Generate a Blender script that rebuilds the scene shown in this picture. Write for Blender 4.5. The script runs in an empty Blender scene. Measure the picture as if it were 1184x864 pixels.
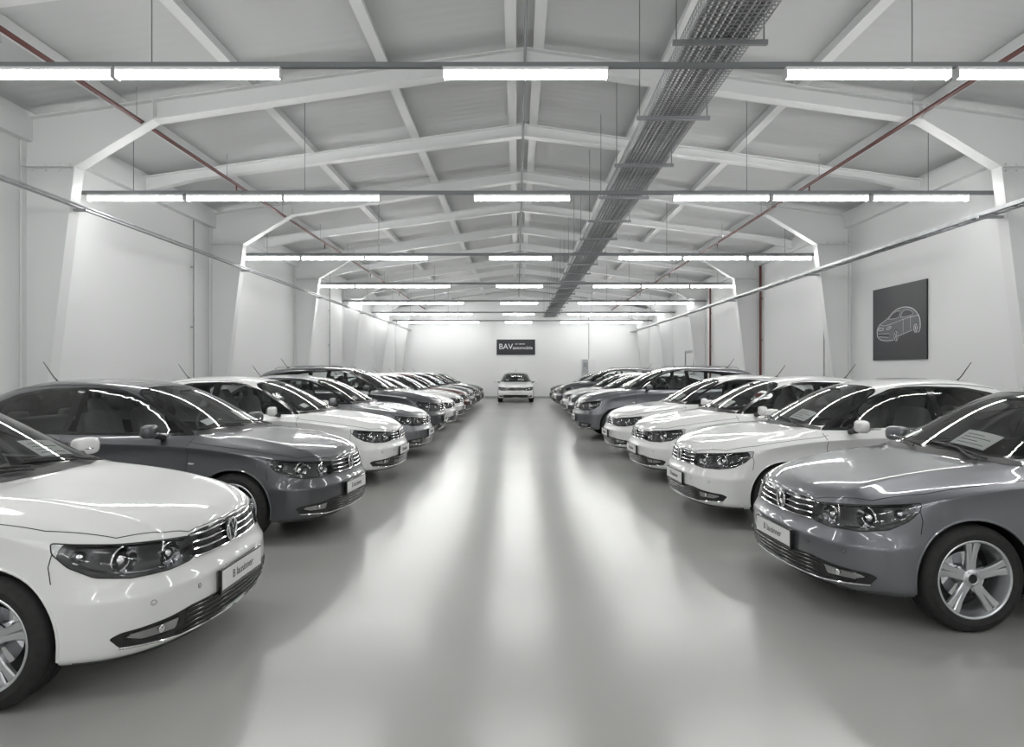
import bpy, bmesh, math, random
from mathutils import Vector, Matrix
from mathutils.bvhtree import BVHTree
from mathutils.geometry import delaunay_2d_cdt
random.seed(4)
SC=bpy.context.scene
COL=SC.collection
SC.view_settings.view_transform='Standard'
SC.view_settings.look='None'
SC.view_settings.exposure=0.76

# ------------------------------------------------------------ materials
def pmat(name,col,rough=.5,metal=0,coat=0,spec=.5,emit=None,estr=0,coat_rough=.03):
    m=bpy.data.materials.new(name); m.use_nodes=True
    b=m.node_tree.nodes['Principled BSDF']
    b.inputs['Base Color'].default_value=(*col,1)
    b.inputs['Roughness'].default_value=rough
    b.inputs['Metallic'].default_value=metal
    b.inputs['Coat Weight'].default_value=coat
    b.inputs['Coat Roughness'].default_value=coat_rough
    b.inputs['Specular IOR Level'].default_value=spec
    if emit:
        b.inputs['Emission Color'].default_value=(*emit,1)
        b.inputs['Emission Strength'].default_value=estr
    return m
def noise_col(m,c1,c2,scale=3,detail=6,rough_rng=None,bump=0,bscale=60):
    nt=m.node_tree; b=nt.nodes['Principled BSDF']
    tc=nt.nodes.new('ShaderNodeTexCoord'); n=nt.nodes.new('ShaderNodeTexNoise')
    n.inputs['Scale'].default_value=scale; n.inputs['Detail'].default_value=detail
    nt.links.new(tc.outputs['Object'],n.inputs['Vector'])
    r=nt.nodes.new('ShaderNodeValToRGB')
    r.color_ramp.elements[0].position=.3; r.color_ramp.elements[1].position=.7
    r.color_ramp.elements[0].color=(*c1,1); r.color_ramp.elements[1].color=(*c2,1)
    nt.links.new(n.outputs['Fac'],r.inputs['Fac']); nt.links.new(r.outputs['Color'],b.inputs['Base Color'])
    if rough_rng:
        mr=nt.nodes.new('ShaderNodeMapRange'); mr.inputs['To Min'].default_value=rough_rng[0]; mr.inputs['To Max'].default_value=rough_rng[1]
        mr.inputs['From Min'].default_value=.3; mr.inputs['From Max'].default_value=.7
        nt.links.new(n.outputs['Fac'],mr.inputs['Value']); nt.links.new(mr.outputs['Result'],b.inputs['Roughness'])
    if bump:
        n2=nt.nodes.new('ShaderNodeTexNoise'); n2.inputs['Scale'].default_value=bscale
        nt.links.new(tc.outputs['Object'],n2.inputs['Vector'])
        bp=nt.nodes.new('ShaderNodeBump'); bp.inputs['Strength'].default_value=bump; bp.inputs['Distance'].default_value=.01
        nt.links.new(n2.outputs['Fac'],bp.inputs['Height']); nt.links.new(bp.outputs['Normal'],b.inputs['Normal'])
    return m
def thin_glass(name,tint):
    m=bpy.data.materials.new(name); m.use_nodes=True; nt=m.node_tree
    for n in list(nt.nodes): nt.nodes.remove(n)
    o=nt.nodes.new('ShaderNodeOutputMaterial'); t=nt.nodes.new('ShaderNodeBsdfTransparent'); g=nt.nodes.new('ShaderNodeBsdfGlossy')
    t.inputs['Color'].default_value=(*tint,1); g.inputs['Roughness'].default_value=.02; g.inputs['Color'].default_value=(1,1,1,1)
    f=nt.nodes.new('ShaderNodeFresnel'); f.inputs['IOR'].default_value=1.5
    mx=nt.nodes.new('ShaderNodeMixShader')
    nt.links.new(f.outputs[0],mx.inputs[0]); nt.links.new(t.outputs[0],mx.inputs[1]); nt.links.new(g.outputs[0],mx.inputs[2]); nt.links.new(mx.outputs[0],o.inputs[0])
    return m

def paint(name,col,metal):
    m=pmat(name,col,.32 if metal else .4,metal,1.0)
    if metal:
        nt=m.node_tree; b=nt.nodes['Principled BSDF']
        n=nt.nodes.new('ShaderNodeTexNoise'); n.inputs['Scale'].default_value=900
        tc=nt.nodes.new('ShaderNodeTexCoord'); nt.links.new(tc.outputs['Object'],n.inputs['Vector'])
        mr=nt.nodes.new('ShaderNodeMapRange'); mr.inputs['To Min'].default_value=.28; mr.inputs['To Max'].default_value=.42
        nt.links.new(n.outputs['Fac'],mr.inputs['Value']); nt.links.new(mr.outputs['Result'],b.inputs['Roughness'])
    return m
P_WHITE=paint('paint_white',(.82,.825,.82),0)
P_DGREY=paint('paint_dark_grey',(.100,.103,.113),.6)
P_GREY=paint('paint_grey',(.175,.18,.196),.65)
P_SILVER=paint('paint_mid_grey',(.22,.225,.24),.6)
P_BLACK=paint('paint_black',(.014,.014,.017),.3)
P_RED=paint('paint_dark_red',(.09,.015,.015),.3)

M_GLOSSB=pmat('gloss_black',(.012,.012,.013),.12)
M_PLAST=pmat('black_plastic',(.02,.02,.021),.45)
M_GLASS=thin_glass('window_glass',(.88,.91,.90))
M_CHROME=pmat('chrome',(.8,.8,.82),.08,1)
M_INT=pmat('interior_fabric',(.055,.055,.058),.8)
M_HLIN=pmat('headlight_housing',(.36,.36,.37),.22,.8)
M_TYRE=noise_col(pmat('tyre_rubber',(.018,.018,.018),.75),(.014,.014,.014),(.024,.024,.024),30)
M_ALLOY=pmat('alloy_wheel',(.62,.63,.65),.28,.85)
M_PLATE=pmat('plate_white',(.82,.82,.82),.35)
M_TAIL=pmat('tail_light_red',(.35,.01,.01),.1,0,1)
M_LENS=thin_glass('headlight_lens',(.95,.96,.97))
M_PAPER=pmat('paper',(.9,.9,.9),.6)
M_TXT=pmat('print_black',(.03,.03,.03),.5)
M_MIRR=pmat('mirror_glass',(.8,.8,.8),.03,1)
M_SEAT=pmat('seat_cloth',(.19,.19,.195),.85)
CARMATS=[P_WHITE,M_GLOSSB,M_PLAST,M_GLASS,M_CHROME,M_INT,M_HLIN,M_TYRE,M_ALLOY,M_PLATE,M_TAIL,M_LENS,M_PAPER,M_TXT,M_MIRR,M_SEAT]
(PAINT,GB,PL,GL,CH,INT,HL,TY,AL,WH,TAIL,LENS,PAP,TXT,MIR,SEAT)=range(16)

# ------------------------------------------------------------ mesh builder
class MB:
    def __init__(s): s.v=[];s.f=[];s.m=[];s.sm=[]
    def add(s,vs,fs,mat,smooth=True):
        o=len(s.v); s.v+=[tuple(p) for p in vs]
        for f in fs: s.f.append([i+o for i in f]); s.m.append(mat); s.sm.append(smooth)
    def addmb(s,b,mirror=False,M=None):
        o=len(s.v)
        for p in b.v:
            p=Vector(p)
            if M: p=M@p
            if mirror: p=Vector((p.x,-p.y,p.z))
            s.v.append(tuple(p))
        for f,m,q in zip(b.f,b.m,b.sm):
            f=[i+o for i in f]
            if mirror: f=f[::-1]
            s.f.append(f); s.m.append(m); s.sm.append(q)
    def addmesh(s,me):
        o=len(s.v); s.v+=[tuple(v.co) for v in me.vertices]
        for p in me.polygons: s.f.append([i+o for i in p.vertices]); s.m.append(p.material_index); s.sm.append(True)
    def mesh(s,name,mats,angle=38):
        me=bpy.data.meshes.new(name); me.from_pydata(s.v,[],s.f)
        for m in mats: me.materials.append(m)
        me.polygons.foreach_set('material_index',s.m)
        me.polygons.foreach_set('use_smooth',s.sm)
        me.update(); me.set_sharp_from_angle(angle=math.radians(angle))
        return me
    def obj(s,name,mats,angle=38):
        o=bpy.data.objects.new(name,s.mesh(name,mats,angle)); COL.objects.link(o); return o
def box(b,x0,x1,y0,y1,z0,z1,mat=0):
    v=[(x,y,z) for x in(x0,x1) for y in(y0,y1) for z in(z0,z1)]
    f=[(0,1,3,2),(4,6,7,5),(0,4,5,1),(2,3,7,6),(0,2,6,4),(1,5,7,3)]
    b.add(v,f,mat,False)
def tube(b,pts,r,mat,n=8,closed=False,cap=True):
    pts=[Vector(p) for p in pts]; N=len(pts); vs=[];fs=[]
    prev=None
    for i,p in enumerate(pts):
        if closed: t=(pts[(i+1)%N]-pts[i-1])
        else: t=pts[min(i+1,N-1)]-pts[max(i-1,0)]
        if t.length<1e-9: t=Vector((1,0,0))
        t.normalize()
        a=Vector((0,0,1)) if abs(t.z)<.9 else Vector((1,0,0))
        if prev is None: u=t.cross(a).normalized()
        else:
            u=(prev-t*prev.dot(t)); u=u.normalized() if u.length>1e-6 else t.cross(a).normalized()
        prev=u; w=t.cross(u)
        rr=r[i] if isinstance(r,(list,tuple)) else r
        for k in range(n):
            an=2*math.pi*k/n; vs.append(p+u*rr*math.cos(an)+w*rr*math.sin(an))
    M=N if closed else N-1
    for i in range(M):
        for k in range(n):
            a=i*n+k; c=i*n+(k+1)%n; d=((i+1)%N)*n+(k+1)%n; e=((i+1)%N)*n+k
            fs.append((a,c,d,e))
    if not closed and cap: fs.append(tuple(range(n))[::-1]); fs.append(tuple((N-1)*n+k for k in range(n)))
    b.add(vs,fs,mat)
def lathe(b,prof,mat,n=48,M=None,closed=False):
    vs=[];fs=[];K=len(prof)
    for i in range(n):
        a=2*math.pi*i/n
        for r,w in prof:
            p=Vector((r*math.cos(a),w,r*math.sin(a)))
            vs.append(M@p if M else p)
    for i in range(n):
        j=(i+1)%n
        for k in range(K-1 if not closed else K):
            k2=(k+1)%K
            fs.append((i*K+k,j*K+k,j*K+k2,i*K+k2))
    b.add(vs,fs,mat)
def sell(b,c,s,mat,e=.35,nu=20,nv=12,M=None):
    def sp(x,p): return math.copysign(abs(x)**p,x)
    vs=[];fs=[]
    for i in range(nv+1):
        ph=-math.pi/2+math.pi*i/nv
        for j in range(nu):
            th=2*math.pi*j/nu
            p=Vector((s[0]*sp(math.cos(ph),e)*sp(math.cos(th),e),s[1]*sp(math.cos(ph),e)*sp(math.sin(th),e),s[2]*sp(math.sin(ph),e)))
            if M: p=M@p
            vs.append(p+Vector(c))
    for i in range(nv):
        for j in range(nu):
            k=(j+1)%nu
            fs.append((i*nu+j,i*nu+k,(i+1)*nu+k,(i+1)*nu+j))
    b.add(vs,fs,mat)
def text_mesh(txt,size,extr=.0008):
    cu=bpy.data.curves.new('t','FONT'); cu.body=txt; cu.size=size; cu.extrude=extr; cu.align_x='CENTER'; cu.align_y='CENTER'
    o=bpy.data.objects.new('t',cu); COL.objects.link(o); bpy.context.view_layer.update()
    dg=bpy.context.evaluated_depsgraph_get(); me=bpy.data.meshes.new_from_object(o.evaluated_get(dg))
    vs=[v.co.copy() for v in me.vertices]; fs=[list(p.vertices) for p in me.polygons]
    bpy.data.objects.remove(o); return vs,fs

# ------------------------------------------------------------ car
def frame(D):
    D=Vector(D).normalized(); U=D.cross(Vector((0,0,1))).normalized(); V=U.cross(D).normalized(); return U,V,D
def uv(p,F): p=Vector(p); return Vector((p.dot(F[0]),p.dot(F[1])))
def resample(pts,step,closed=True):
    out=[];N=len(pts)
    for i in range(N if closed else N-1):
        a=pts[i];c=pts[(i+1)%N];k=max(1,int(math.ceil((c-a).length/step)))
        for t in range(k): out.append(a.lerp(c,t/k))
    if not closed: out.append(pts[-1])
    return out
def chaikin(pts,n=2,closed=True):
    for _ in range(n):
        o=[];N=len(pts)
        if not closed: o.append(pts[0])
        for i in range(N if closed else N-1):
            a=pts[i];c=pts[(i+1)%N]; o.append(a.lerp(c,.25)); o.append(a.lerp(c,.75))
        if not closed: o.append(pts[-1])
        pts=o
    return pts
def round_poly(pts,r=.02):
    o=[];N=len(pts)
    for i in range(N):
        p=pts[i];a=pts[i-1];c=pts[(i+1)%N]
        da=(a-p);dc=(c-p); ra=min(r,da.length*.45);rc=min(r,dc.length*.45)
        A=p+da.normalized()*ra;C=p+dc.normalized()*rc
        for t in(0,.25,.5,.75,1): o.append(A*(1-t)**2+p*2*t*(1-t)+C*t*t)
    return o
def area(p): return .5*sum(p[i-1].x*p[i].y-p[i].x*p[i-1].y for i in range(len(p)))
def offset_poly(p,d):
    if area(p)<0: p=p[::-1]
    o=[];N=len(p)
    for i in range(N):
        e1=(p[i]-p[i-1]);e2=(p[(i+1)%N]-p[i])
        if e1.length<1e-7 or e2.length<1e-7: continue
        e1.normalize();e2.normalize()
        n1=Vector((e1.y,-e1.x));n2=Vector((e2.y,-e2.x)); n=n1+n2
        if n.length<1e-6: n=n1
        n.normalize(); k=max(.5,n.dot(n1)); o.append(p[i]+n*d/k)
    return o
def inside(q,p):
    c=False;N=len(p);j=N-1
    for i in range(N):
        if (p[i].y>q.y)!=(p[j].y>q.y) and q.x<(p[j].x-p[i].x)*(q.y-p[i].y)/(p[j].y-p[i].y)+p[i].x: c=not c
        j=i
    return c
def cast(bvh,q,F,off):
    U,V,D=F; o=U*q.x+V*q.y-D*5
    h,n,_,_=bvh.ray_cast(o,D)
    if h is None:
        h,n,_,_=bvh.find_nearest(U*q.x+V*q.y-D*1.5)
    if n.dot(D)>0: n=-n
    return h+n*off
def patch(b,bvh,poly,F,mat,off=.002,holes=(),step=.03):
    bp=resample(poly,step); pts=list(bp); ed=[(i,(i+1)%len(bp)) for i in range(len(bp))]
    hs=[]
    for h in holes:
        hp=resample(h,step); o=len(pts); pts+=hp; ed+=[(o+i,o+(i+1)%len(hp)) for i in range(len(hp))]; hs.append(hp)
    x0=min(p.x for p in bp);x1=max(p.x for p in bp);y0=min(p.y for p in bp);y1=max(p.y for p in bp)
    bnd=list(pts)
    nx=int((x1-x0)/step)+1;ny=int((y1-y0)/step)+1
    for i in range(nx+1):
        for j in range(ny+1):
            q=Vector((x0+(i+.5*(j%2))*step,y0+j*step))
            if inside(q,bp) and not any(inside(q,h) for h in hs) and min((q-c).length_squared for c in bnd)>(step*.55)**2: pts.append(q)
    r=delaunay_2d_cdt(pts,ed,[],0,1e-6)
    vv=r[0];fs=[]
    for f in r[2]:
        c=sum((vv[i] for i in f),Vector((0,0)))/len(f)
        if inside(c,bp) and not any(inside(c,h) for h in hs):
            f=list(f)
            if area([vv[i] for i in f])<0: f=f[::-1]
            fs.append(f)
    b.add([cast(bvh,q,F,off) for q in vv],fs,mat)
def pline(bvh,pts3,F,off=.0,step=.03,closed=False):
    q=resample([uv(p,F) for p in pts3],step,closed)
    return [cast(bvh,p,F,off) for p in q]
def prism(poly,F,t0,t1,mat):
    U,V,D=F; 
    if area(poly)<0: poly=poly[::-1]
    N=len(poly); b=MB()
    v=[U*p.x+V*p.y+D*t0 for p in poly]+[U*p.x+V*p.y+D*t1 for p in poly]
    f=[tuple(range(N)),tuple(range(2*N-1,N-1,-1))]+[(i+N,(i+1)%N+N,(i+1)%N,i) for i in range(N)]
    b.add(v,f,mat,False); return b
def tmp_obj(b,name='tmp'):
    me=bpy.data.meshes.new(name); me.from_pydata(b.v,[],b.f)
    for m in CARMATS: me.materials.append(m)
    me.polygons.foreach_set('material_index',b.m)
    bm=bmesh.new(); bm.from_mesh(me); bmesh.ops.recalc_face_normals(bm,faces=bm.faces); bm.to_mesh(me); bm.free()
    o=bpy.data.objects.new(name,me); COL.objects.link(o); return o

def build_car(kind):
    suv=kind=='suv'
    WR=.345 if suv else .318
    AF,AR=1.35,-1.25
    def T(p):
        p=Vector(p)
        if suv:
            s=max(0,min(1,(p.z-.2)/.7)); p.z+=.16*s
        return p
    tab=[
    [(2.085,0,.735),(2.072,.28,.735),(2.01,.52,.735),(1.94,.65,.732),(1.85,.74,.732),(1.73,.80,.732)],
    [(1.98,0,.815),(1.97,.28,.815),(1.92,.52,.815),(1.84,.64,.788),(1.75,.735,.785),(1.57,.832,.778)],
    [(1.67,0,.882),(1.66,.28,.885),(1.63,.55,.887),(1.60,.66,.853),(1.54,.755,.842),(1.36,.862,.82)],
    [(1.36,0,.925),(1.35,.28,.93),(1.33,.56,.933),(1.30,.67,.898),(1.26,.77,.885),(1.10,.876,.855)],
    [(1.11,0,.965),(1.09,.3,.965),(1.02,.57,.960),(.93,.70,.945),(.87,.775,.925),(.80,.880,.876)],
    [(.71,0,1.215),(.69,.28,1.21),(.62,.51,1.185),(.53,.645,1.145),(.50,.79,.94),(.45,.884,.888)],
    [(.27,0,1.42),(.26,.27,1.415),(.21,.47,1.395),(.13,.585,1.35),(.12,.80,.947),(.10,.888,.893)],
    [(-.3,0,1.475),(-.3,.27,1.47),(-.3,.48,1.445),(-.3,.60,1.395),(-.3,.805,.953),(-.3,.890,.90)],
    [(-.75,0,1.46),(-.75,.27,1.455),(-.75,.48,1.43),(-.75,.59,1.38),(-.75,.80,.96),(-.75,.888,.908)],
    [(-1.10,0,1.41),(-1.10,.27,1.405),(-1.10,.46,1.38),(-1.08,.57,1.33),(-1.1,.79,.968),(-1.1,.882,.916)],
    [(-1.47,0,1.245),(-1.47,.27,1.24),(-1.44,.46,1.22),(-1.40,.585,1.17),(-1.38,.765,.98),(-1.38,.872,.925)],
    [(-1.78,0,1.065),(-1.78,.28,1.065),(-1.75,.48,1.055),(-1.72,.61,1.04),(-1.66,.72,1.0),(-1.62,.855,.93)],
    [(-2.10,0,1.03),(-2.09,.28,1.03),(-2.06,.5,1.02),(-2.01,.62,1.0),(-1.96,.71,.97),(-1.86,.80,.92)],
    ]
    if suv:
        tab[9]=[(-1.30,0,1.45),(-1.30,.27,1.445),(-1.30,.47,1.42),(-1.27,.58,1.37),(-1.2,.79,.975),(-1.15,.88,.92)]
        tab[10]=[(-1.80,0,1.40),(-1.79,.27,1.395),(-1.76,.46,1.375),(-1.72,.56,1.33),(-1.62,.75,.99),(-1.42,.872,.93)]
        tab[11]=[(-2.0,0,1.15),(-1.99,.28,1.15),(-1.96,.48,1.14),(-1.92,.60,1.11),(-1.82,.72,1.02),(-1.66,.855,.93)]
    tab=[[T(p) for p in r] for r in tab]
    f=[0,.12,.30,.44,.68,.9,.98,1]
    ZB=.185+(.04 if suv else 0)
    cols=[]
    yb=[0,.28,.52,.66,.77,.85]; sy=[1,.975,.985,1.004,1.0,.985,.94,.8]
    FX=[0,2.120,2.128,2.172,2.182,2.158,2.11,1.95]; RX=[0,-2.13,-2.15,-2.17,-2.18,-2.15,-2.1,-1.95]
    dxf=[0,-.012,-.06,-.125,-.215,-.37]; dxr=[0,.01,.05,.10,.17,.29]
    dy=[0,-.018,-.002,.006,.006,-.012,-.07,-.25]
    for j in range(6):
        t=tab[0][j]; cols.append([t]+[Vector((FX[k]+dxf[j],yb[j]*sy[k],t.z-f[k]*(t.z-ZB))) for k in range(1,8)])
    for i in range(1,12):
        t=tab[i][5]; cols.append([t]+[Vector((t.x,t.y+dy[k]*(1 if i>1 else .3),t.z-f[k]*(t.z-ZB))) for k in range(1,8)])
    for j in range(5,-1,-1):
        t=tab[12][j]; cols.append([t]+[Vector((RX[k]+dxr[j],yb[j]*sy[k],t.z-f[k]*(t.z-ZB))) for k in range(1,8)])
    bm=bmesh.new(); cr=bm.edges.layers.float.new('crease_edge'); vd={}
    def gv(p):
        k=(round(p[0],5),round(p[1],5),round(p[2],5))
        if k not in vd: vd[k]=bm.verts.new(p)
        return vd[k]
    for sgn in(1,-1):
        g=lambda p:gv((p[0],p[1]*sgn if p[1]else 0.0,p[2]))
        for i in range(12):
            for j in range(5): bm.faces.new([g(tab[i][j]),g(tab[i+1][j]),g(tab[i+1][j+1]),g(tab[i][j+1])])
        for c in range(len(cols)-1):
            for k in range(7): bm.faces.new([g(cols[c][k]),g(cols[c+1][k]),g(cols[c+1][k+1]),g(cols[c][k+1])])
        bm.faces.new([g(c[7]) for c in cols])
        def crease(a,b2,w):
            e=bm.edges.get([g(a),g(b2)])
            if e: e[cr]=w
        for i in range(0,12): crease(tab[i][5],tab[i+1][5],.8 if i>0 else .3)
        for i in range(0,4): crease(tab[i][2],tab[i+1][2],.75)
        for j in range(5): crease(tab[0][j],tab[0][j+1],.75); crease(tab[12][j],tab[12][j+1],.7)
        for j in range(3): crease(tab[4][j],tab[4][j+1],.5)
        for c in range(0,6):
            crease(cols[c][3],cols[c+1][3],.75)
            crease(cols[c][5],cols[c+1][5],.4)
        for c in range(6,17): crease(cols[c][5],cols[c+1][5],.35)
    bmesh.ops.recalc_face_normals(bm,faces=bm.faces)
    me=bpy.data.meshes.new('cage'); bm.to_mesh(me); bm.free()
    for m in CARMATS: me.materials.append(m)
    body=bpy.data.objects.new('cage',me); COL.objects.link(body)
    sub=body.modifiers.new('s','SUBSURF'); sub.levels=4; sub.render_levels=4
    bpy.context.view_layer.update()
    dg=bpy.context.evaluated_depsgraph_get()
    hi=bpy.data.meshes.new_from_object(body.evaluated_get(dg))
    bvh=BVHTree.FromPolygons([v.co.copy() for v in hi.vertices],[tuple(p.vertices) for p in hi.polygons])
    sub.levels=3; bpy.context.view_layer.update()
    dg=bpy.context.evaluated_depsgraph_get()
    lo=bpy.data.meshes.new_from_object(body.evaluated_get(dg)); 
    bpy.data.objects.remove(body)
    body=bpy.data.objects.new('b0',lo); COL.objects.link(body)
    # ---- outlines
    FS=frame((0,-1,0)); FF=frame((-1,0,0)); FB=frame((1,0,0))
    FW=frame((-.48,0,-.876)); 
    FR=frame((.62,0,-.80)) if not suv else frame((.9,0,-.42))
    FH=frame((-.80,-.58,-.05)); FT=frame((.85,-.52,0)); FTOP=frame((-.0001,0,-1))
    U=lambda pts,F:[uv(T(p),F) for p in pts]
    fdw=round_poly(U([(.83,.8,.975),(.66,.8,1.085),(.42,.7,1.215),(.12,.7,1.335),(-.06,.7,1.36),(-.235,.7,1.365),(-.245,.8,.985)],FS),.025)
    if suv: 
        rdw=round_poly(U([(-.315,.8,.99),(-.305,.7,1.362),(-.75,.7,1.35),(-1.05,.7,1.33),(-1.12,.8,1.0)],FS),.03)
        qw=round_poly(U([(-1.18,.8,1.01),(-1.12,.7,1.325),(-1.45,.7,1.28),(-1.62,.7,1.10),(-1.60,.7,1.04)],FS),.03)
    else:
        rdw=round_poly(U([(-.315,.8,.99),(-.305,.7,1.362),(-.65,.7,1.352),(-.92,.7,1.30),(-1.02,.7,1.255),(-1.05,.8,1.005)],FS),.03)
        qw=round_poly(U([(-1.10,.8,1.01),(-1.075,.7,1.225),(-1.30,.7,1.09),(-1.36,.7,1.04),(-1.34,.7,1.015)],FS),.02)
    dlo=U([(.93,.8,.955),(.66,.8,1.115),(.42,.7,1.24),(.12,.7,1.355),(-.06,.7,1.38),(-.25,.7,1.385)]+
          ([(-.75,.7,1.372),(-1.15,.7,1.352),(-1.50,.7,1.30),(-1.68,.7,1.12),(-1.66,.7,1.01),(-1.2,.7,.98)] if suv else
           [(-.65,.7,1.372),(-.94,.7,1.32),(-1.14,.7,1.23),(-1.36,.7,1.10),(-1.46,.7,1.03),(-1.42,.7,.99),(-1.1,.7,.98)])+[(-.3,.8,.962)],FS)
    dlo=round_poly(dlo,.03)
    def sym(h): return h+[(x,-y,z) for x,y,z in h[::-1] if abs(y)>1e-6]
    ws=round_poly(U(sym([(1.03,0,.995),(1.0,.33,.993),(.955,.50,.985),(.86,.635,.985),(.56,.585,1.16),(.27,.505,1.335),(.235,.42,1.368),(.27,.25,1.395),(.285,0,1.40)]),FW),.05)
    if suv: rw=round_poly(U(sym([(-1.84,0,1.36),(-1.8,.40,1.345),(-1.92,.52,1.16),(-1.97,0,1.14)]),FR),.05)
    else: rw=round_poly(U(sym([(-1.16,0,1.37),(-1.15,.38,1.355),(-1.45,.47,1.19),(-1.66,.50,1.085),(-1.70,0,1.10)]),FR),.05)
    ZD=-.018
    hl3=[(2.08,.385,.716),(2.02,.55,.734),(1.88,.71,.752),(1.74,.785,.770),(1.66,.815,.782),(1.67,.825,.738),(1.74,.82,.675),(1.84,.79,.622),(1.95,.70,.596),(2.05,.54,.590),(2.10,.42,.600),(2.11,.385,.615)]
    hl3=[(x,y,z+ZD) for x,y,z in hl3]
    hl=round_poly(U(hl3,FH),.015)
    # ---- boolean cuts
    wh=MB()
    for ax in(AF,AR):
        for s in(1,-1):
            n=64; R=WR+.038
            v=[Vector((ax+R*math.cos(2*math.pi*i/n),s*.56,WR+R*math.sin(2*math.pi*i/n))) for i in range(n)]+[Vector((ax+R*math.cos(2*math.pi*i/n),s*1.2,WR+R*math.sin(2*math.pi*i/n))) for i in range(n)]
            wh.add(v,[tuple(range(n)),tuple(range(2*n-1,n-1,-1))]+[(i,i+n,(i+1)%n+n,(i+1)%n) for i in range(n)],PL)
    cuts=[wh]
    c=MB(); t=T((1.85,.72,.67)).dot(FH[2])
    pr=prism(hl,FH,t-.35,t+.075,HL); c.addmb(pr); c.addmb(pr,mirror=True); cuts.append(c)
    cav=MB(); rows=[]
    rng=range(4,12)
    for i in rng:
        r=tab[i]; d=.065; y4=r[4].y-.075
        xs=-.06 if i==4 else (.06 if i==11 else 0)
        fz=.72 if not suv else .78
        h=[Vector((r[0].x+xs,0,r[0].z-d)),Vector((r[1].x+xs,r[1].y,r[1].z-d)),Vector((r[2].x+xs,r[2].y-.02,r[2].z-d)),Vector((r[3].x+xs,r[3].y-.06,r[3].z-d)),Vector((r[4].x+xs,y4,r[4].z-.03)),Vector((r[4].x+xs,y4,fz)),Vector((r[0].x+xs,0,fz))]
        if i==4:
            for q in h[3:5]: q.z=min(q.z,.88+(.16 if suv else 0))
        full=h+[Vector((q.x,-q.y,q.z)) for q in h[-2:0:-1]]
        rows.append(full)
    K=len(rows[0]); vs=[q for r in rows for q in r]; fs=[]
    for i in range(len(rows)-1):
        for k in range(K):
            a=i*K+k;b2=i*K+(k+1)%K;c2=(i+1)*K+(k+1)%K;d2=(i+1)*K+k
            fs+= [(a,b2,c2),(a,c2,d2)]
    for base in(0,(len(rows)-1)*K):
        for k in range(1,K-1): fs.append((base,base+k,base+k+1))
    cav.add(vs,fs,INT,False); cuts.append(cav)
    c=MB()
    for w in(fdw,rdw,qw): c.addmb(prism(offset_poly(w,.006),FS,-1.3,1.3,INT))
    cuts.append(c)
    c=MB(); t=T((.62,0,1.24)).dot(FW[2]); c.addmb(prism(offset_poly(ws,.008),FW,t-.4,t+.17,INT))
    t=T((-1.45,0,1.23) if not suv else (-1.92,0,1.25)).dot(FR[2]); c.addmb(prism(offset_poly(rw,.008),FR,t-.2,t+.12,INT)); cuts.append(c)
    for ci,c in enumerate(cuts):
        co=tmp_obj(c,'cut')
        md=body.modifiers.new('b','BOOLEAN'); md.operation='DIFFERENCE'; md.object=co; md.solver='EXACT'
        bpy.context.view_layer.update(); dg=bpy.context.evaluated_depsgraph_get()
        nm=bpy.data.meshes.new_from_object(body.evaluated_get(dg))
        n0=len(body.data.polygons)
        body.modifiers.clear()
        if len(nm.polygons)>n0*.6: body.data=nm
        bpy.data.objects.remove(co)
    B=MB(); B.addmesh(body.data); bpy.data.objects.remove(body)
    H=MB(); C=MB()
    patch(H,bvh,dlo,FS,GB,.002,[fdw,rdw,qw],.03)
    for w in(fdw,rdw,qw): patch(H,bvh,offset_poly(w,.004),FS,GL,.0005,[],.035)
    patch(C,bvh,offset_poly(ws,.022),FW,GB,.002,[ws],.04)
    patch(C,bvh,offset_poly(ws,.004),FW,GL,.0005,[],.045)
    patch(C,bvh,offset_poly(rw,.03),FR,GB,.002,[rw],.04)
    patch(C,bvh,offset_poly(rw,.004),FR,GL,.0005,[],.045)
    # papers behind the windscreen
    patch(C,bvh,U([(.95,.10,1.02),(.95,.40,1.02),(.80,.40,1.11),(.80,.10,1.11)],FW),FW,PAP,-.004,[],.05)
    patch(C,bvh,U([(.91,-.48,1.03),(.91,-.34,1.03),(.84,-.34,1.08),(.84,-.48,1.08)],FW),FW,PAP,-.004,[],.05)
    for k in range(4):
        tube(C,pline(bvh,[T((.92-.028*k,.14,1.036+.017*k)),T((.92-.028*k,.36-(k%2)*.08,1.036+.017*k))],FW,-.003,.05),.0022,TXT,4)
    # headlight
    patch(H,bvh,hl,FH,LENS,.003,[],.025)
    ring=[cast(bvh,q,FH,.002) for q in resample(hl,.02)]
    tube(H,ring,.003,PL,6,True)
    def hp(p,dep):
        p=(p[0],p[1],p[2]+ZD)
        q=uv(T(p),FH); return cast(bvh,q,FH,0)+FH[2]*dep
    rot=Vector((0,1,0)).rotation_difference(Vector((1,.35,0)).normalized()).to_matrix()
    for p,dep,rad in(((1.90,.685,.672),.055,.053),((2.035,.515,.660),.040,.045)):
        c0=hp(p,dep); M=Matrix.Translation(c0)@rot.to_4x4()
        lathe(H,[(rad*1.32,.028),(rad*1.28,.034),(rad*1.15,.012),(rad*.9,-.002),(rad*.80,.0)],CH,28,M)
        sell(H,c0,(rad*.80,)*3,MIR,1,20,12)
    c0=hp((1.78,.785,.712),.04); sell(H,c0,(.035,.028,.026),CH,1,16,10)
    dr=[hp(p,.014) for p in((2.08,.41,.612),(2.02,.56,.604),(1.94,.69,.612),(1.85,.775,.642),(1.76,.81,.690))]
    tube(H,chaikin(dr,2,False),.007,CH,6)
    dr=[hp(p,.02) for p in((2.08,.41,.702),(2.02,.55,.720),(1.88,.71,.738),(1.76,.78,.754))]
    tube(H,chaikin(dr,2,False),.006,GB,6)
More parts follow.
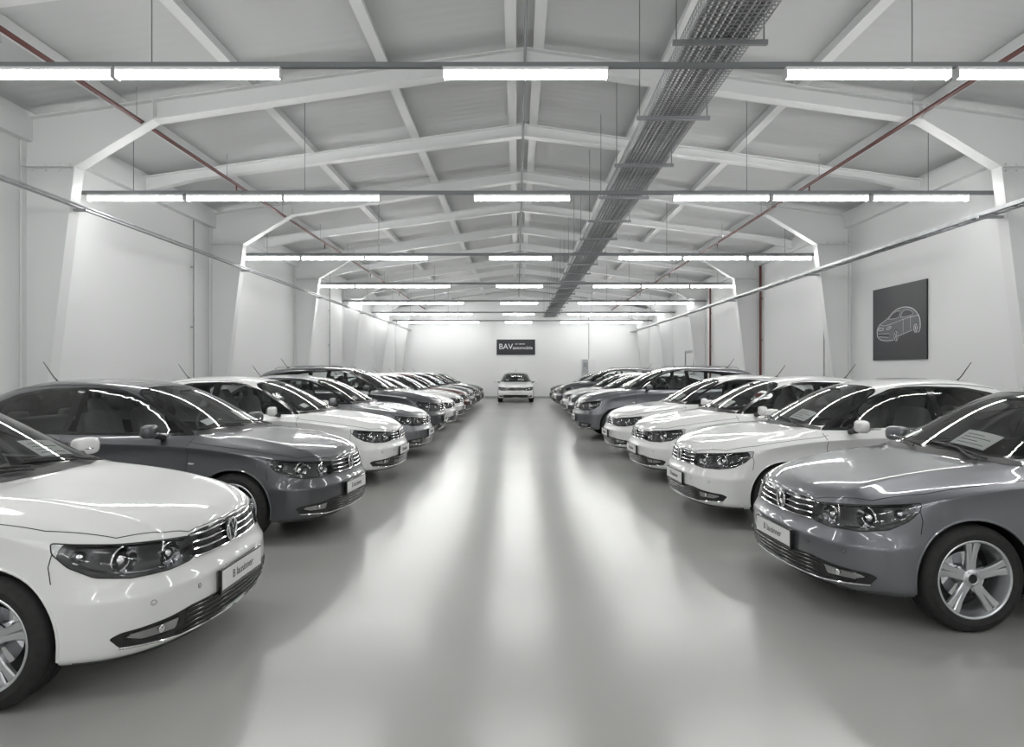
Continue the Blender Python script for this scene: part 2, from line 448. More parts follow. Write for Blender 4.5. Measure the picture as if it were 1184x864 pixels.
    # grille
    gr=round_poly(U(sym([(2.1,0,.730+ZD),(2.1,.25,.730+ZD),(2.1,.380,.722+ZD),(2.1,.375,.604+ZD),(2.1,.25,.596+ZD),(2.1,0,.594+ZD)]),FF),.01)
    patch(C,bvh,gr,FF,GB,.0015,[],.03)
    for z,rr in((.602,.006),(.639,.005),(.674,.005),(.709,.006)):
        z+=ZD
        tube(C,pline(bvh,[T((2.1,-.374,z+.006)),T((2.1,-.25,z)),T((2.1,.25,z)),T((2.1,.374,z+.006))],FF,.005),rr,CH,6)
    # emblem
    ec=cast(bvh,uv(T((2.1,0,.666+ZD)),FF),FF,.010)
    lathe(C,[(0,.006),(.056,.006),(.058,-.012)],GB,32,Matrix.Translation(ec)@Matrix.Rotation(math.radians(-90),4,'Z'))
    er=.060
    tube(C,[ec+Vector((.006,er*math.cos(a*math.pi/20),er*math.sin(a*math.pi/20))) for a in range(40)],.0060,CH,8,True)
    X=.009
    tube(C,[ec+Vector((X,-.024,.053)),ec+Vector((X,0,.006)),ec+Vector((X,.024,.053))],.005,CH,6)
    tube(C,[ec+Vector((X,-.052,.026)),ec+Vector((X,-.024,-.050)),ec+Vector((X,0,-.004)),ec+Vector((X,.024,-.050)),ec+Vector((X,.052,.026))],.005,CH,6)
    # lower intake
    li=round_poly(U(sym([(2.1,0,.375),(2.1,.46,.375),(2.1,.58,.360),(2.0,.765,.345),(2.0,.79,.325),(2.0,.76,.275),(2.1,.50,.240),(2.1,0,.228)]),FF),.012)
    patch(C,bvh,li,FF,PL,.002,[],.03)
    tube(C,pline(bvh,[T((2,-.76,.272)),T((2.1,-.52,.243)),T((2.1,0,.232)),T((2.1,.52,.243)),T((2,.76,.272))],FF,.004,.02),.006,CH,6)
    for z in(.262,.287,.312,.337,.360):
        tube(C,pline(bvh,[T((2.1,-.50,z)),T((2.1,.50,z))],FF,.004),.004,GB,6)
    # fog
    fg=round_poly(U([(2.0,.535,.345),(2.0,.735,.335),(2.0,.755,.318),(2.0,.70,.292),(2.0,.55,.288)],FF),.012)
    patch(H,bvh,fg,FF,HL,.005,[],.02); 
    tube(H,[cast(bvh,q,FF,.006) for q in resample(fg,.02)],.0035,GB,6,True)
    fc=cast(bvh,uv(T((2,.62,.317)),FF),FF,.004)
    sell(H,fc,(.010,.030,.022),MIR,1,16,10)
    # bottom lip
    tube(C,pline(bvh,[T((2,-.80,.215)),T((2.1,-.5,.205)),T((2.1,0,.20)),T((2.1,.5,.205)),T((2,.80,.215))],FF,.0,.03),.012,PL,8)
    for yy in(.40,.66):
        q=cast(bvh,uv(T((2.1,yy,.45)),FF),FF,.001); sell(H,q,(.003,.010,.010),PAINT,1,12,8)
        pts=[]
        for a in range(12): pts.append(cast(bvh,uv(T((2.1,yy+.012*math.cos(a*math.pi/6),.45+.012*math.sin(a*math.pi/6))),FF),FF,.0))
        tube(H,pts,.0012,PL,4,True)
    # plate
    pc=cast(bvh,uv(T((2.1,0,.425)),FF),FF,.012); px=pc.x
    zc=T((0,0,.425)).z
    box(C,px-.012,px+.006,-.27,.27,zc-.064,zc+.064,GB)
    box(C,px-.002,px+.009,-.26,.26,zc-.045,zc+.056,WH)
    vs,fs=text_mesh('B lausinner',.062)
    C.add([Vector((px+.0095+v.z,v.x,v.y+zc+.006)) for v in vs],fs,TXT,False)
    # rear
    patch(C,bvh,round_poly(U([(-2.1,-.28,.80),(-2.1,.28,.80),(-2.1,.28,.66),(-2.1,-.28,.66)],FB),.02),FB,PL,.002,[],.05)
    patch(C,bvh,U([(-2.1,-.25,.785),(-2.1,.25,.785),(-2.1,.25,.68),(-2.1,-.25,.68)],FB),FB,WH,.005,[],.05)
    tl=chaikin(U([(-2.07,.42,.93),(-1.98,.70,.93),(-1.80,.82,.90),(-1.66,.86,.88),(-1.72,.87,.82),(-1.90,.82,.77),(-2.08,.66,.78),(-2.12,.44,.82)],FT),1)
    patch(H,bvh,tl,FT,TAIL,.003,[],.03)
    patch(C,bvh,round_poly(U([(-2.1,-.6,.34),(-2.1,.6,.34),(-2.1,.5,.23),(-2.1,-.5,.23)],FB),.02),FB,PL,.002,[],.05)
    # seams
    def seam(b,pts,F,r=.0028,st=.02): tube(b,pline(bvh,[T(p) for p in pts],F,-.0003,st),r,PL,5)
    seam(H,[(.93,.8,.93),(.95,.85,.80),(.93,.85,.62),(.90,.85,.42),(.88,.85,.26)],FS)
    seam(H,[(-.275,.8,.955),(-.285,.85,.7),(-.27,.85,.26)],FS)
    seam(H,[(-1.12,.8,.965),(-1.10,.85,.80),(-.98,.85,.70),(-.90,.85,.60),(-.84,.85,.45),(-.82,.85,.26)],FS)
    seam(H,[(.88,.85,.262),(0,.85,.255),(-.82,.85,.262)],FS)
    seam(H,[(1.665,.83,.715),(1.655,.84,.66),(1.67,.85,.585)],FS)
    seam(H,[(-1.70,.85,.82),(-1.66,.85,.70),(-1.60,.85,.62)],FS)
    seam(C,[(2.060,-.36,.7),(2.080,-.2,.7),(2.090,0,.7),(2.080,.2,.7),(2.060,.36,.7)],FTOP)
    seam(H,[(2.060,.36,.7),(2.00,.51,.7),(1.87,.67,.7),(1.60,.765,.7),(1.3,.80,.7),(1.0,.81,.7),(.90,.79,.7)],FTOP)
    seam(C,[(-1.76,-.5,1),(-1.80,0,1),(-1.76,.5,1)],FTOP)
    # cowl panel
    patch(C,bvh,round_poly(U(sym([(1.12,0,.97),(1.09,.35,.97),(1.0,.60,.95),(.93,.70,.95),(.90,.66,.97),(.98,.5,.98),(1.03,.33,.99),(1.055,0,.99)]),FTOP),.01),FTOP,PL,.003,[],.03)
    for y0,y1 in((.52,-.08),(-.10,-.62)):
        tube(C,pline(bvh,[T((1.02,y0,.98)),T((.97 if y1>-.3 else .90,y1,1.0))],FW,.014,.04),.006,PL,6)
        tube(C,pline(bvh,[T((1.07,y0-.02,.96)),T((1.02,(y0*.6+y1*.4),.99))],FTOP,.02,.04),.007,PL,6)
    tube(H,pline(bvh,[T((.95,.85,.215)),T((-.82,.85,.215))],FS,0,.05),.012,PL,6)
    for ax in(AF,AR):
        R=WR+.036; pts=[]
        for a in range(-14,195,6):
            an=math.radians(a); x=ax+R*math.cos(an); z=WR+R*math.sin(an)
            if z<ZB+.03: continue
            pts.append(cast(bvh,Vector((uv((x,0,z),FS))),FS,-.004))
        tube(H,pts,.009,PAINT,8)
    seam(H,[(.05,.52,1.4),(-.3,.535,1.4),(-.75,.53,1.4),(-1.02,.515,1.4)],FTOP,.004)
    if suv:
        tube(H,[T((.0,.52,1.45)),T((-.1,.53,1.475)),T((-.75,.53,1.475)),T((-1.4,.50,1.455)),T((-1.5,.50,1.42))],.012,CH,8)
    for hx in(-.13,-.97):
        c0=cast(bvh,uv(T((hx,.9,.815)),FS),FS,.022)
        sell(H,c0,(.095,.010,.013),PAINT,.6,20,10)
        sell(H,c0+Vector((.08,-.015,0)),(.012,.015,.011),PAINT,.6,12,8)
        sell(H,c0+Vector((-.08,-.015,0)),(.012,.015,.011),PAINT,.6,12,8)
        sell(H,c0+Vector((0,-.020,0)),(.05,.006,.022),PL,.8,16,8)
    c0=cast(bvh,uv(T((.98,.9,.72)),FS),FS,.002); sell(H,c0,(.03,.004,.010),CH,.7,14,8)
    # mirrors
    mc=T((.66,.965,1.01)); Mz=Matrix.Rotation(math.radians(-12),3,'Z')
    sell(H,mc,(.056,.100,.062),PAINT,.62,24,14,Mz)
    sell(H,mc+Vector((-.026,0,0)),(.041,.089,.051),PL,.6,20,12,Mz)
    sell(H,mc+Vector((-.042,0,0)),(.027,.080,.042),MIR,.5,20,12,Mz)
    tube(H,[mc+Vector((.01,-.06,-.04)),mc+Vector((.02,-.115,-.055)),mc+Vector((.02,-.17,-.065))],[.030,.026,.028],PL,10)
    tube(H,[mc+Vector((.045,-.07,-.015)),mc+Vector((.057,.0,-.015)),mc+Vector((.037,.072,-.01))],.004,CH,6)
    # antenna
    a0=cast(bvh,uv(T((-1.0 if not suv else -1.4,0,1.4)),FTOP),FTOP,0)
    sell(C,a0+Vector((0,0,.01)),(.035,.02,.016),PL,.9,14,8)
    tube(C,[a0+Vector((0,0,.015)),a0+Vector((-.05,0,.06)),a0+Vector((-.17,0,.22))],[.007,.006,.004],PL,6)
    # interior
    dz=T((0,0,.9)).z-.9
    sell(C,(.70,0,.84+dz),(.20,.64,.09),INT,.35,28,12)
    sell(C,(.56,.36,.885+dz),(.10,.16,.035),INT,.6)
    stc=Vector((.43,.36,.93+dz)); Ms=Matrix.Rotation(math.radians(-25),3,'Y')
    tube(C,[stc+Ms@Vector((0,.175*math.cos(a*math.pi/16),.175*math.sin(a*math.pi/16))) for a in range(32)],.013,PL,8,True)
    tube(C,[stc+Ms@Vector((0,-.17,0)),stc+Ms@Vector((0,.17,0))],.018,PL,6)
    sell(C,stc,(.03,.05,.05),PL,.8)
    sell(C,T((.40,0,1.33)),(.015,.11,.028),PL,.6)
    for s in(1,-1):
        Mt=Matrix.Rotation(math.radians(-14),3,'Y')
        sell(C,(-.22,.35*s,.93+dz),(.07,.23,.24),SEAT,.45,24,14,Mt)
        sell(C,(-.29,.35*s,1.205+dz*.9),(.045,.12,.075),SEAT,.55,20,12,Mt)
        tube(C,[(-.27,.35*s-.05,1.1+dz),(-.285,.35*s-.05,1.18+dz)],.006,CH,6)
        tube(C,[(-.27,.35*s+.05,1.1+dz),(-.285,.35*s+.05,1.18+dz)],.006,CH,6)
        sell(C,(.0,.35*s,.78+dz),(.25,.23,.06),SEAT,.5)
        sell(C,(-1.16,.33*s,1.08+dz),(.04,.12,.06),SEAT,.55)
    sell(C,(-1.12,0,.90+dz),(.08,.60,.18),SEAT,.4,28,12)
    # wheels
    W=MB()
    s=WR/.318; s2=s*1.075
    ty=[(.220,-.088),(.227,-.10),(.245,-.106),(.27,-.108),(.295,-.102),(.309,-.088),(.315,-.07),(.317,-.05),(.311,-.047),(.311,-.043),(.318,-.040),(.318,-.006),(.311,-.004),(.311,.004),(.318,.006),(.318,.040),(.311,.043),(.311,.047),(.317,.05),(.315,.07),(.309,.088),(.295,.102),(.27,.108),(.267,.1095),(.263,.108),(.245,.106),(.227,.10),(.220,.088)]
    lathe(W,[(r*s,w) for r,w in ty],TY,72)
    rim=[(.212,.098),(.216,.102),(.212,.104),(.204,.100),(.199,.088),(.196,.070),(.188,.05),(.184,-.02),(.190,-.07),(.205,-.088)]
    lathe(W,[(r*s2,w) for r,w in rim],AL,64)
    lathe(W,[(0,-.06),(.19*s2,-.06),(.19*s2,-.075)],PL,40)
    lathe(W,[(.06,-.005),(.14,-.005),(.14,-.025)],CH,40)
    lathe(W,[(0,.080),(.028,.080),(.032,.076),(.036,.080),(.055,.070),(.062,.055),(.062,.0)],AL,40)
    lathe(W,[(0,.0815),(.026,.0815),(.028,.079)],GB,30)
    for k in range(5):
        a0=math.radians(90+72*k)
        for sg in(-1,1):
            pr=[]
            for rr,ang,hw,w,th in((.045,sg*.20,.022,.070,.03),(.10,sg*.125,.0175,.074,.03),(.15,sg*.115,.0165,.080,.026),(.198*s2,sg*.125,.022,.088,.024)):
                a=a0+ang; c0=Vector((rr*math.cos(a),0,rr*math.sin(a))); tv=Vector((-math.sin(a),0,math.cos(a)))
                pr.append([c0-tv*hw+Vector((0,w-th,0)),c0-tv*hw+Vector((0,w-.006,0)),c0-tv*(hw-.006)+Vector((0,w,0)),c0+tv*(hw-.006)+Vector((0,w,0)),c0+tv*hw+Vector((0,w-.006,0)),c0+tv*hw+Vector((0,w-th,0))])
            vs=[q for r in pr for q in r]; fs=[]
            for i in range(3):
                for j in range(6): fs.append((i*6+j,(i+1)*6+j,(i+1)*6+(j+1)%6,i*6+(j+1)%6))
            W.add(vs,fs,AL)
        a=a0+math.radians(36)
        sell(W,(.040*math.cos(a),.074,.040*math.sin(a)),(.006,.004,.006),PL,1,8,6)
    for ax in(AF,AR):
        H.addmb(W,M=Matrix.Translation((ax,.752,WR)))
    B.addmb(H); B.addmb(H,mirror=True); B.addmb(C)
    for ax in(AF,AR): tube(B,[(ax,-.7,WR),(ax,.7,WR)],.03,PL,8)
    me=B.mesh('car_'+kind,CARMATS,35)
    return me
SEDAN=build_car('sedan'); SUV=build_car('suv')

def put_car(name,me,pmatr,x,y,heading):
    o=bpy.data.objects.new(name,me); COL.objects.link(o)
    o.location=(x,y,0); o.rotation_euler=(0,0,math.radians(heading))
    o.material_slots[0].link='OBJECT'; o.material_slots[0].material=pmatr
    return o
L=2.18
def row(side,front,y,pm,dev,suv=False):
    nm={P_WHITE:'white_car',P_DGREY:'dark_grey_car',P_GREY:'grey_car',P_SILVER:'grey_car',P_BLACK:'black_car',P_RED:'dark_red_car'}[pm]
    h=-dev if side<0 else 180+dev
    hr=math.radians(h)
    put_car(nm,SUV if suv else SEDAN,pm,side*front-L*math.cos(hr),y-L*math.sin(hr),h)
for i,(y,pm,dev,fr) in enumerate([(3.93,P_WHITE,1,1.57),(6.85,P_DGREY,6,1.60),(9.9,P_WHITE,4,1.62),(12.7,P_SILVER,3,1.58),(15.45,P_DGREY,3,1.6),(18.2,P_WHITE,2,1.6),(20.95,P_WHITE,2,1.6),(23.75,P_RED,2,1.6),(26.55,P_GREY,2,1.6),(29.35,P_BLACK,2,1.55),(32.1,P_DGREY,2,1.55)]):
    row(-1,fr,y,pm,dev,suv=(i in(4,)))
for i,(y,pm,dev,fr) in enumerate([(4.85,P_GREY,4,1.80),(7.45,P_WHITE,4,1.70),(10.0,P_WHITE,4,1.66),(12.6,P_WHITE,3,1.60),(15.9,P_GREY,3,1.30),(18.7,P_WHITE,2,1.55),(21.4,P_GREY,2,1.55),(24.1,P_WHITE,2,1.55),(26.8,P_DGREY,2,1.5),(29.5,P_WHITE,2,1.5),(32.1,P_BLACK,2,1.5)]):
    row(1,fr,y,pm,dev,suv=(i in(4,8)))
put_car('white_car',SEDAN,P_WHITE,-.07,32.7+L,-90)

# ------------------------------------------------------------ room
XL,XR,Y0,Y1=-6.55,7.1,-6.0,37.8
XA=.1; ZA=5.95; SL=.14
def rz(x): return ZA-SL*abs(x-XA)
M_WALL=noise_col(pmat('wall_paint',(.8,.8,.8),.55),(.78,.79,.79),(.80,.81,.81),.5,2)
M_CEIL=noise_col(pmat('ceiling_panel',(.66,.66,.66),.5),(.57,.58,.58),(.62,.63,.63),.5,2)
M_STEEL=pmat('white_steel',(.75,.76,.76),.4)
M_GALV=noise_col(pmat('galvanised',(.3,.31,.32),.45,.4),(.30,.31,.32),(.42,.43,.44),8)
M_DUCT=pmat('tray_grey',(.24,.25,.26),.45,.4)
M_CAB=pmat('cable_grey',(.24,.245,.25),.55)
M_REDP=pmat('red_pipe',(.11,.026,.022),.45)
M_FLOOR=noise_col(pmat('polished_concrete',(.4,.4,.38),.21,spec=.45),(.405,.407,.388),(.435,.436,.415),.35,2,None,.03,45)
M_LIGHT=pmat('tube_light',(1,1,1),.4,emit=(1.0,.995,.98),estr=24)
M_HOUS=pmat('fixture_housing',(.75,.75,.76),.4)
M_DARKP=pmat('poster_dark',(.018,.019,.024),.5)
M_GREYP=pmat('print_grey',(.12,.123,.135),.5)
M_WPR=pmat('print_white',(.75,.75,.77),.5)
nt=M_CEIL.node_tree; bs=nt.nodes['Principled BSDF']; tc=nt.nodes.new('ShaderNodeTexCoord'); wv=nt.nodes.new('ShaderNodeTexWave')
wv.bands_direction='Y'; wv.inputs['Scale'].default_value=1.6; nt.links.new(tc.outputs['Object'],wv.inputs['Vector'])
bp=nt.nodes.new('ShaderNodeBump'); bp.inputs['Strength'].default_value=.12; bp.inputs['Distance'].default_value=.02
nt.links.new(wv.outputs['Fac'],bp.inputs['Height']); nt.links.new(bp.outputs['Normal'],bs.inputs['Normal'])

b=MB(); box(b,XL-.2,XR+.2,Y0-.2,Y1+.2,-.15,0); b.obj('floor',[M_FLOOR])
b=MB(); box(b,XL-.2,XL,Y0,Y1,0,rz(XL)); b.obj('wall_left',[M_WALL])
b=MB(); box(b,XR,XR+.2,Y0,Y1,0,rz(XR)); b.obj('wall_right',[M_WALL])
for nm,ya,yb_ in(('wall_back',Y1,Y1+.2),('wall_front',Y0-.2,Y0)):
    b=MB(); P=[(XL,0),(XR,0),(XR,rz(XR)),(XA,ZA),(XL,rz(XL))]
    b.add([(x,ya,z) for x,z in P]+[(x,yb_,z) for x,z in P],[(0,1,2,3,4),(9,8,7,6,5)]+[(i,i+5,(i+1)%5+5,(i+1)%5) for i in range(5)],0,False)
    b.obj(nm,[M_WALL])
b=MB(); P=[(XL-.2,rz(XL-.2)),(XA,ZA),(XR+.2,rz(XR+.2)),(XR+.2,rz(XR+.2)+.15),(XA,ZA+.15),(XL-.2,rz(XL-.2)+.15)]
b.add([(x,Y0-.2,z) for x,z in P]+[(x,Y1+.2,z) for x,z in P],[(0,6,7,1),(1,7,8,2),(2,8,9,3),(3,9,10,4),(4,10,11,5),(5,11,6,0),(0,1,4,5),(1,2,3,4),(6,11,10,7),(7,10,9,8)],0,False)
b.obj('ceiling',[M_CEIL])
E=.02
for x in(-5.3,-3.55,-1.75,-.08,.28,1.95,3.75,5.5):
    b=MB(); z=rz(x); box(b,x-.035,x+.035,Y0+E,Y1-E,z-.14,z-.006); box(b,x-.07,x+.07,Y0+E,Y1-E,z-.15,z-.14)
    b.obj('roof_purlin',[M_STEEL])
for xw,s,nm in((XL,1,'l'),(XR,-1,'r')):
    b=MB(); x0,x1=sorted((xw,xw+s*.12)); box(b,x0,x1,Y0+E,Y1-E,4.58,4.88); b.obj('eave_beam',[M_STEEL])
def strip(b,p,w,y,t,mat=0):
    for (xa,za),(xb,zb) in zip(p[:-1],p[1:]):
        d=Vector((xb-xa,zb-za)).normalized(); n=Vector((-d.y,d.x))*t/2
        c=[(xa+n.x,za+n.y),(xb+n.x,zb+n.y),(xb-n.x,zb-n.y),(xa-n.x,za-n.y)]
        b.add([(x,y-w/2,z) for x,z in c]+[(x,y+w/2,z) for x,z in c],[(0,1,2,3),(7,6,5,4)]+[(i,i+4,(i+1)%4+4,(i+1)%4) for i in range(4)],mat,False)
def frame_obj(y,main):
    b=MB()
    for xw,s in((XL,1),(XR,-1)):
        top=lambda x: rz(x)-.15
        apex=(XA,5.60)
        if main:
            inner=[(xw+s*.20,0),(xw+s*.72,4.24),(xw+s*1.75,4.86),apex]
            quads=[[(xw,0),(xw+s*.20,0),(xw+s*.72,4.24),(xw,4.24)],[(xw,4.24),(xw+s*.72,4.24),(xw+s*1.75,4.86),(xw,top(xw))],
                   [(xw,top(xw)),(xw+s*1.75,4.86),(xw+s*1.75,top(xw+s*1.75))],[(xw+s*1.75,4.86),apex,(XA,top(XA)),(xw+s*1.75,top(xw+s*1.75))]]
            t=.03
            w=.20
        else:
            inner=[(xw,4.62),(xw+s*1.0,4.86),apex]
            quads=[[(xw,4.62),(xw+s*1.0,4.86),(xw+s*1.0,top(xw+s*1.0)),(xw,top(xw))],[(xw+s*1.0,4.86),apex,(XA,top(XA)),(xw+s*1.0,top(xw+s*1.0))]]
            t=.03; w=.16
        for q in quads:
            n=len(q)
            b.add([(x,y-t/2,z) for x,z in q]+[(x,y+t/2,z) for x,z in q],[tuple(range(n)),tuple(range(2*n-1,n-1,-1))]+[(i,i+n,(i+1)%n+n,(i+1)%n) for i in range(n)],0,False)
        strip(b,inner,w,y,.022)
        if main:
            strip(b,[(xw+s*.02,0),(xw+s*.02,4.8)],w,y,.03)
            strip(b,[(xw,4.24),(xw+s*.72,4.24)],w,y,.018)
            strip(b,[(xw+s*1.75,4.86),(xw+s*1.75,top(xw+s*1.75))],w,y,.018)
            for bx in(.12,.3,.48,.62):
                for bz in(4.20,4.28): sell(b,(xw+s*bx,y-.03,bz),(.016,.016,.016),0,1,8,6)
        strip(b,[(xw,top(xw)),(XA,top(XA))],w,y,.016)
    box(b,XA-.015,XA+.015,y-w/2,y+w/2,5.58,top(XA))
    b.obj('steel_roof_frame' if main else 'roof_rafter',[M_STEEL])
for k in range(-2,6):
    frame_obj(9.2+5.6*k,True)
    if 9.2+5.6*k+2.8<Y1: frame_obj(9.2+5.6*k+2.8,False)

# light rows
fx=MB()
LF=1.40
box(fx,0,LF,-.036,.036,.03,.062,1)
prof=[(-.038,.03),(-.038,-.006),(-.026,-.024),(0,-.030),(.026,-.024),(.038,-.006),(.038,.03)]
fx.add([(.012,y,z) for y,z in prof]+[(LF-.012,y,z) for y,z in prof],[(i,i+7,(i+1)%7+7,(i+1)%7)[::-1] for i in range(7)]+[tuple(range(7)),tuple(range(13,6,-1))],0,False)
box(fx,0,.012,-.041,.041,-.033,.032,1); box(fx,LF-.012,LF,-.041,.041,-.033,.032,1)
FXM=fx.mesh('fluorescent_light_fixture',[M_LIGHT,M_HOUS])
for yr in(-4.6,.45,5.87,10.1,15.5,20.7,25.9,31.1,36.3):
    b=MB()
    box(b,XL+.005,XR-.005,yr-.022,yr+.022,4.112,4.155,0)
    for x in(-3.1,3.35,-5.6,6.0) :
        tube(b,[(x,yr,4.15),(x,yr,rz(x)-.01)],.005,0,6)
    tube(b,[(XL+.005,yr+.03,4.17),(XR-.005,yr+.03,4.17)],.008,0,6)
    b.obj('lighting_rail',[M_DUCT])
    for x in(-6.26,-4.82,-3.40,-.63,2.27,3.72,5.18):
        o=bpy.data.objects.new('fluorescent_light_fixture',FXM); COL.objects.link(o); o.location=(x,yr,4.05)

# wire mesh cable tray
b=MB(); tx0,tx1,tz=1.47,2.05,4.42; ya,yb2=1.0,Y1-.03
y=ya
while y<yb2:
    tube(b,[(tx0,y,tz+.12),(tx0,y,tz),(tx1,y,tz),(tx1,y,tz+.12)],.005 if y<14 else .007,0,4); y+=.06 if y<12 else .12
for x in(tx0,tx0+.1,tx0+.2,tx0+.29,tx0+.39,tx0+.48,tx1): tube(b,[(x,ya,tz-.004),(x,yb2,tz-.004)],.005,0,4)
for x in(tx0,tx1):
    for z in(tz+.06,tz+.12): tube(b,[(x,ya,z),(x,yb2,z)],.006,0,4)
for x,r in((1.52,.02),(1.57,.016),(1.62,.018),(1.68,.022),(1.735,.02),(1.79,.02),(1.84,.022),(1.89,.016),(1.94,.02),(1.99,.018)):
    tube(b,[(x+.01*math.sin(q*.9+x*9),ya+q*(yb2-ya)/40,tz+.008+r) for q in range(41)],r,1,6)
y=2.4
while y<yb2:
    box(b,tx0-.12,tx1+.12,y-.02,y+.02,tz-.05,tz-.01,2)
    for x in(tx0-.09,tx1+.09): tube(b,[(x,y,tz-.05),(x,y,rz(x)-.01)],.006,2,6)
    y+=1.8
b.obj('cable_tray',[M_GALV,M_CAB,M_DUCT])

b=MB()
for dx,z in((0,3.70),(.06,3.72)): tube(b,[(-5.82+dx,Y0+E,z),(-5.82+dx,Y1-E,z)],.016,0,8)
for k in range(-2,6): yy=9.2+5.6*k; box(b,-5.92,-5.72,yy-.03,yy+.03,3.66,3.69)
b.obj('wall_conduit',[M_GALV])
b=MB()
for dx in(0,.17): 
    box(b,6.16+dx,6.175+dx,Y0+E,Y1-E,3.60,3.65)
y=Y0+.3
while y<Y1-.1: box(b,6.16,6.345,y,y+.025,3.605,3.62); y+=.4
for q in(.05,.09,.13): tube(b,[(6.16+q,Y0+E,3.635),(6.16+q,Y1-E,3.635)],.012,1,6)
for k in range(-2,6): yy=9.2+5.6*k; box(b,6.12,6.50,yy-.03,yy+.03,3.57,3.60)
b.obj('cable_ladder',[M_GALV,M_CAB])
for x in(-4.95,5.15):
    b=MB(); z=rz(x)-.42; tube(b,[(x,Y0+E,z),(x,Y1-E,z)],.028,0,10)
    yy=Y0+1
    while yy<Y1:
        tube(b,[(x,yy,z),(x,yy,rz(x)-.01)],.005,1,5)
        yy+=2.8
    for yy in(6.6,12.2,17.8,23.4,29):
        tube(b,[(x,yy,z),(x,yy,z-.12)],.014,0,8); sell(b,(x,yy,z-.14),(.03,.03,.018),1,1,12,8)
    b.obj('sprinkler_pipe',[M_REDP,M_GALV])
b=MB(); tube(b,[(XA,Y0+E,5.56),(XA,Y1-E,5.56)],.018,0,8); b.obj('ridge_conduit',[M_DUCT])
for nm,x,y,z0,z1,m,r in(('wall_conduit',-6.50,13.9,.0,4.56,M_GALV,.014),('red_standpipe',7.03,20.0,0,4.56,M_REDP,.035),('red_standpipe',7.03,25.2,0,4.56,M_REDP,.035),('wall_conduit',7.05,15.9,0,4.56,M_GALV,.016),('wall_conduit',-6.5,24.0,0,4.56,M_GALV,.018)):
    b=MB(); tube(b,[(x,y,z0),(x,y,z1)],r,0,10)
    s=1 if x>0 else -1
    for z in(1.2,2.4,3.6): box(b,min(x,x+s*.05),max(x,x+s*.05),y-.03,y+.03,z,z+.03)
    b.obj(nm,[m])
# poster
b=MB(); pz0,pz1,py0,py1=1.74,3.13,11.95,13.75
box(b,XR-.03,XR-.001,py0,py1,pz0,pz1,0)
def art(pts,r=.008,closed=False):
    P=[Vector((XR-.032,py1-(py1-py0)*u,pz0+(pz1-pz0)*v)) for u,v in pts]
    P=chaikin(P,2,closed); tube(b,P,r,1,4,closed)
def fill(pts,mat,off):
    P=chaikin([Vector(p) for p in pts],2)
    b.add([(XR-off,py1-(py1-py0)*p.x,pz0+(pz1-pz0)*p.y) for p in P],[tuple(range(len(P)))],mat,False)
fill([(.10,.33),(.09,.42),(.14,.50),(.30,.56),(.42,.66),(.58,.70),(.76,.67),(.86,.58),(.90,.50),(.90,.38),(.76,.37),(.52,.31),(.42,.27),(.30,.26),(.16,.28)],2,.0312)
fill([(.31,.56),(.42,.64),(.56,.66),(.52,.55)],0,.0318)
fill([(.55,.56),(.60,.66),(.74,.64),(.80,.57)],0,.0318)
fill([(.10,.36),(.12,.38),(.34,.36),(.32,.31),(.13,.33)],0,.0318)
for cx,cy,rx,ry in((.47,.32,.05,.09),(.82,.40,.042,.075)):
    fill([(cx+rx*math.cos(a*math.pi/8),cy+ry*math.sin(a*math.pi/8)) for a in range(16)],0,.0322)
art([(.10,.33),(.09,.42),(.14,.50),(.30,.56),(.42,.66),(.58,.70),(.76,.67),(.86,.58),(.90,.50),(.90,.38),(.86,.34)],.008)
art([(.10,.33),(.16,.28),(.30,.26),(.42,.27)],.008)
art([(.14,.50),(.22,.47),(.40,.49),(.62,.54),(.88,.56)],.005)
art([(.31,.56),(.42,.64),(.56,.66),(.52,.55),(.31,.56)],.004)
art([(.55,.56),(.60,.66),(.74,.64),(.80,.57),(.55,.56)],.004)
art([(.10,.42),(.20,.41),(.24,.44),(.13,.46)],.008,True)
art([(.28,.41),(.36,.43),(.38,.46),(.30,.45)],.008,True)
art([(.12,.37),(.34,.36)],.005); art([(.13,.33),(.32,.31)],.005)
art([(.52,.32),(.76,.38)],.006); art([(.60,.54),(.60,.36)],.004); art([(.73,.57),(.73,.40)],.004)
for cx,cy,rx,ry in((.47,.32,.055,.095),(.82,.40,.045,.08)):
    art([(cx+rx*.7*math.cos(a*math.pi/8),cy+ry*.7*math.sin(a*math.pi/8)) for a in range(16)],.006,True)
    for k in range(5):
        a=k*2*math.pi/5; art([(cx,cy),(cx+rx*.7*math.cos(a),cy+ry*.7*math.sin(a))],.006)
b.obj('wall_poster',[M_DARKP,M_WPR,M_GREYP])
b=MB(); box(b,-1.12,.98,Y1-.05,Y1-.001,2.38,3.22,0)
vs,fs=text_mesh('BAV',.42,.004); b.add([(v.x-.62,Y1-.055-v.z,v.y+2.82) for v in vs],fs,1,False)
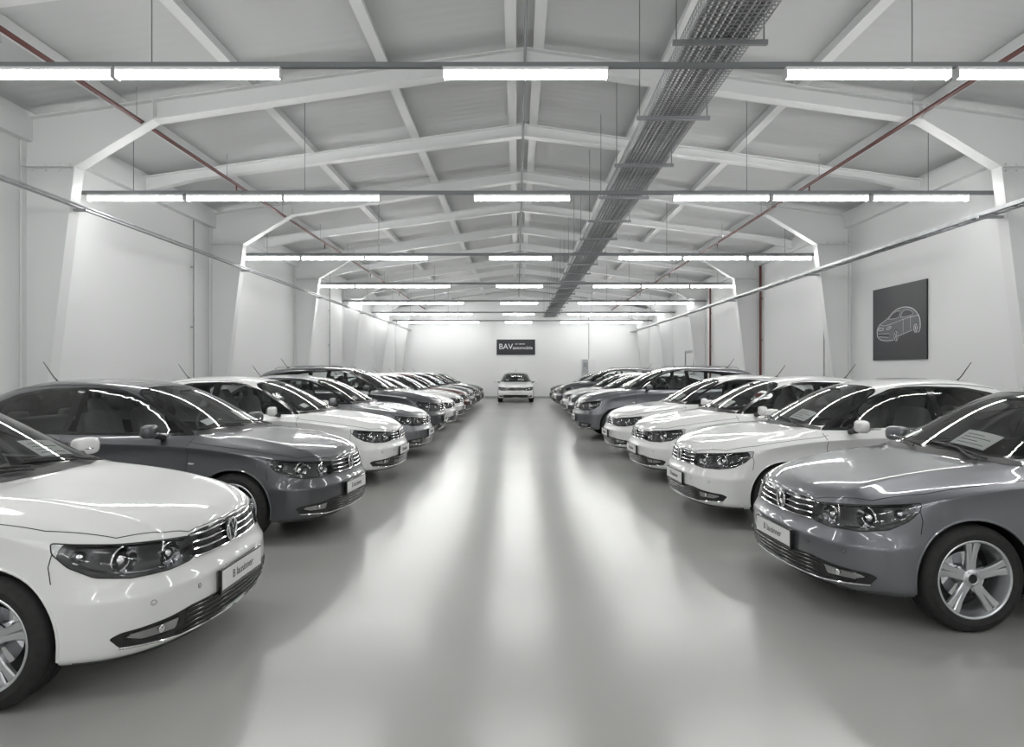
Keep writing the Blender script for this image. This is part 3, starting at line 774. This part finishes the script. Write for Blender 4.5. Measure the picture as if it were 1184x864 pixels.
vs,fs=text_mesh('automobile',.24,.004); b.add([(v.x+.30,Y1-.055-v.z,v.y+2.76) for v in vs],fs,1,False)
vs,fs=text_mesh('car centre',.13,.004); b.add([(v.x+.15,Y1-.055-v.z,v.y+2.98) for v in vs],fs,1,False)
b.obj('wall_sign',[M_DARKP,M_WPR])
b=MB(); box(b,3.5,4.25,Y1-.2,Y1-.001,1.35,2.15,0); box(b,3.53,3.86,Y1-.215,Y1-.2,1.38,2.12,1); box(b,3.89,4.22,Y1-.215,Y1-.2,1.38,2.12,0); box(b,3.6,3.8,Y1-.22,Y1-.21,1.7,1.95,2)
tube(b,[(3.9,Y1-.08,2.15),(3.9,Y1-.08,4.4)],.02,1,6)
b.obj('electrical_cabinet',[M_HOUS,M_GALV,M_DUCT])
b=MB(); box(b,XR-.05,XR-.001,27.6,28.9,0,2.25,0); box(b,XR-.08,XR-.001,27.5,27.6,0,2.35,1); box(b,XR-.08,XR-.001,28.9,29.0,0,2.35,1); box(b,XR-.08,XR-.001,27.5,29.0,2.25,2.35,1)
tube(b,[(XR-.06,27.75,1.0),(XR-.1,27.75,1.0),(XR-.1,27.9,1.0)],.012,1,6)
b.obj('door_1',[M_WALL,M_GALV])
for nm,x0,x1,yy0,yy1 in(('baseboard_left',XL,XL+.02,Y0,Y1),('baseboard_right',XR-.02,XR,Y0,Y1),('baseboard_back',XL,XR,Y1-.02,Y1)):
    b=MB(); box(b,x0,x1,yy0,yy1,0,.12); b.obj(nm,[M_GALV])

w=bpy.data.worlds.new('World'); SC.world=w; w.use_nodes=True
w.node_tree.nodes['Background'].inputs[0].default_value=(.8,.85,.9,1); w.node_tree.nodes['Background'].inputs[1].default_value=.3
cam=bpy.data.cameras.new('Camera'); co=bpy.data.objects.new('Camera',cam); COL.objects.link(co)
co.location=(0,0,1.55); co.rotation_euler=(math.radians(90),0,0)
cam.sensor_width=36; cam.lens=800/1184*36; cam.shift_x=-6/1184; cam.shift_y=-4/1184; cam.clip_start=.05; cam.clip_end=200
SC.camera=co
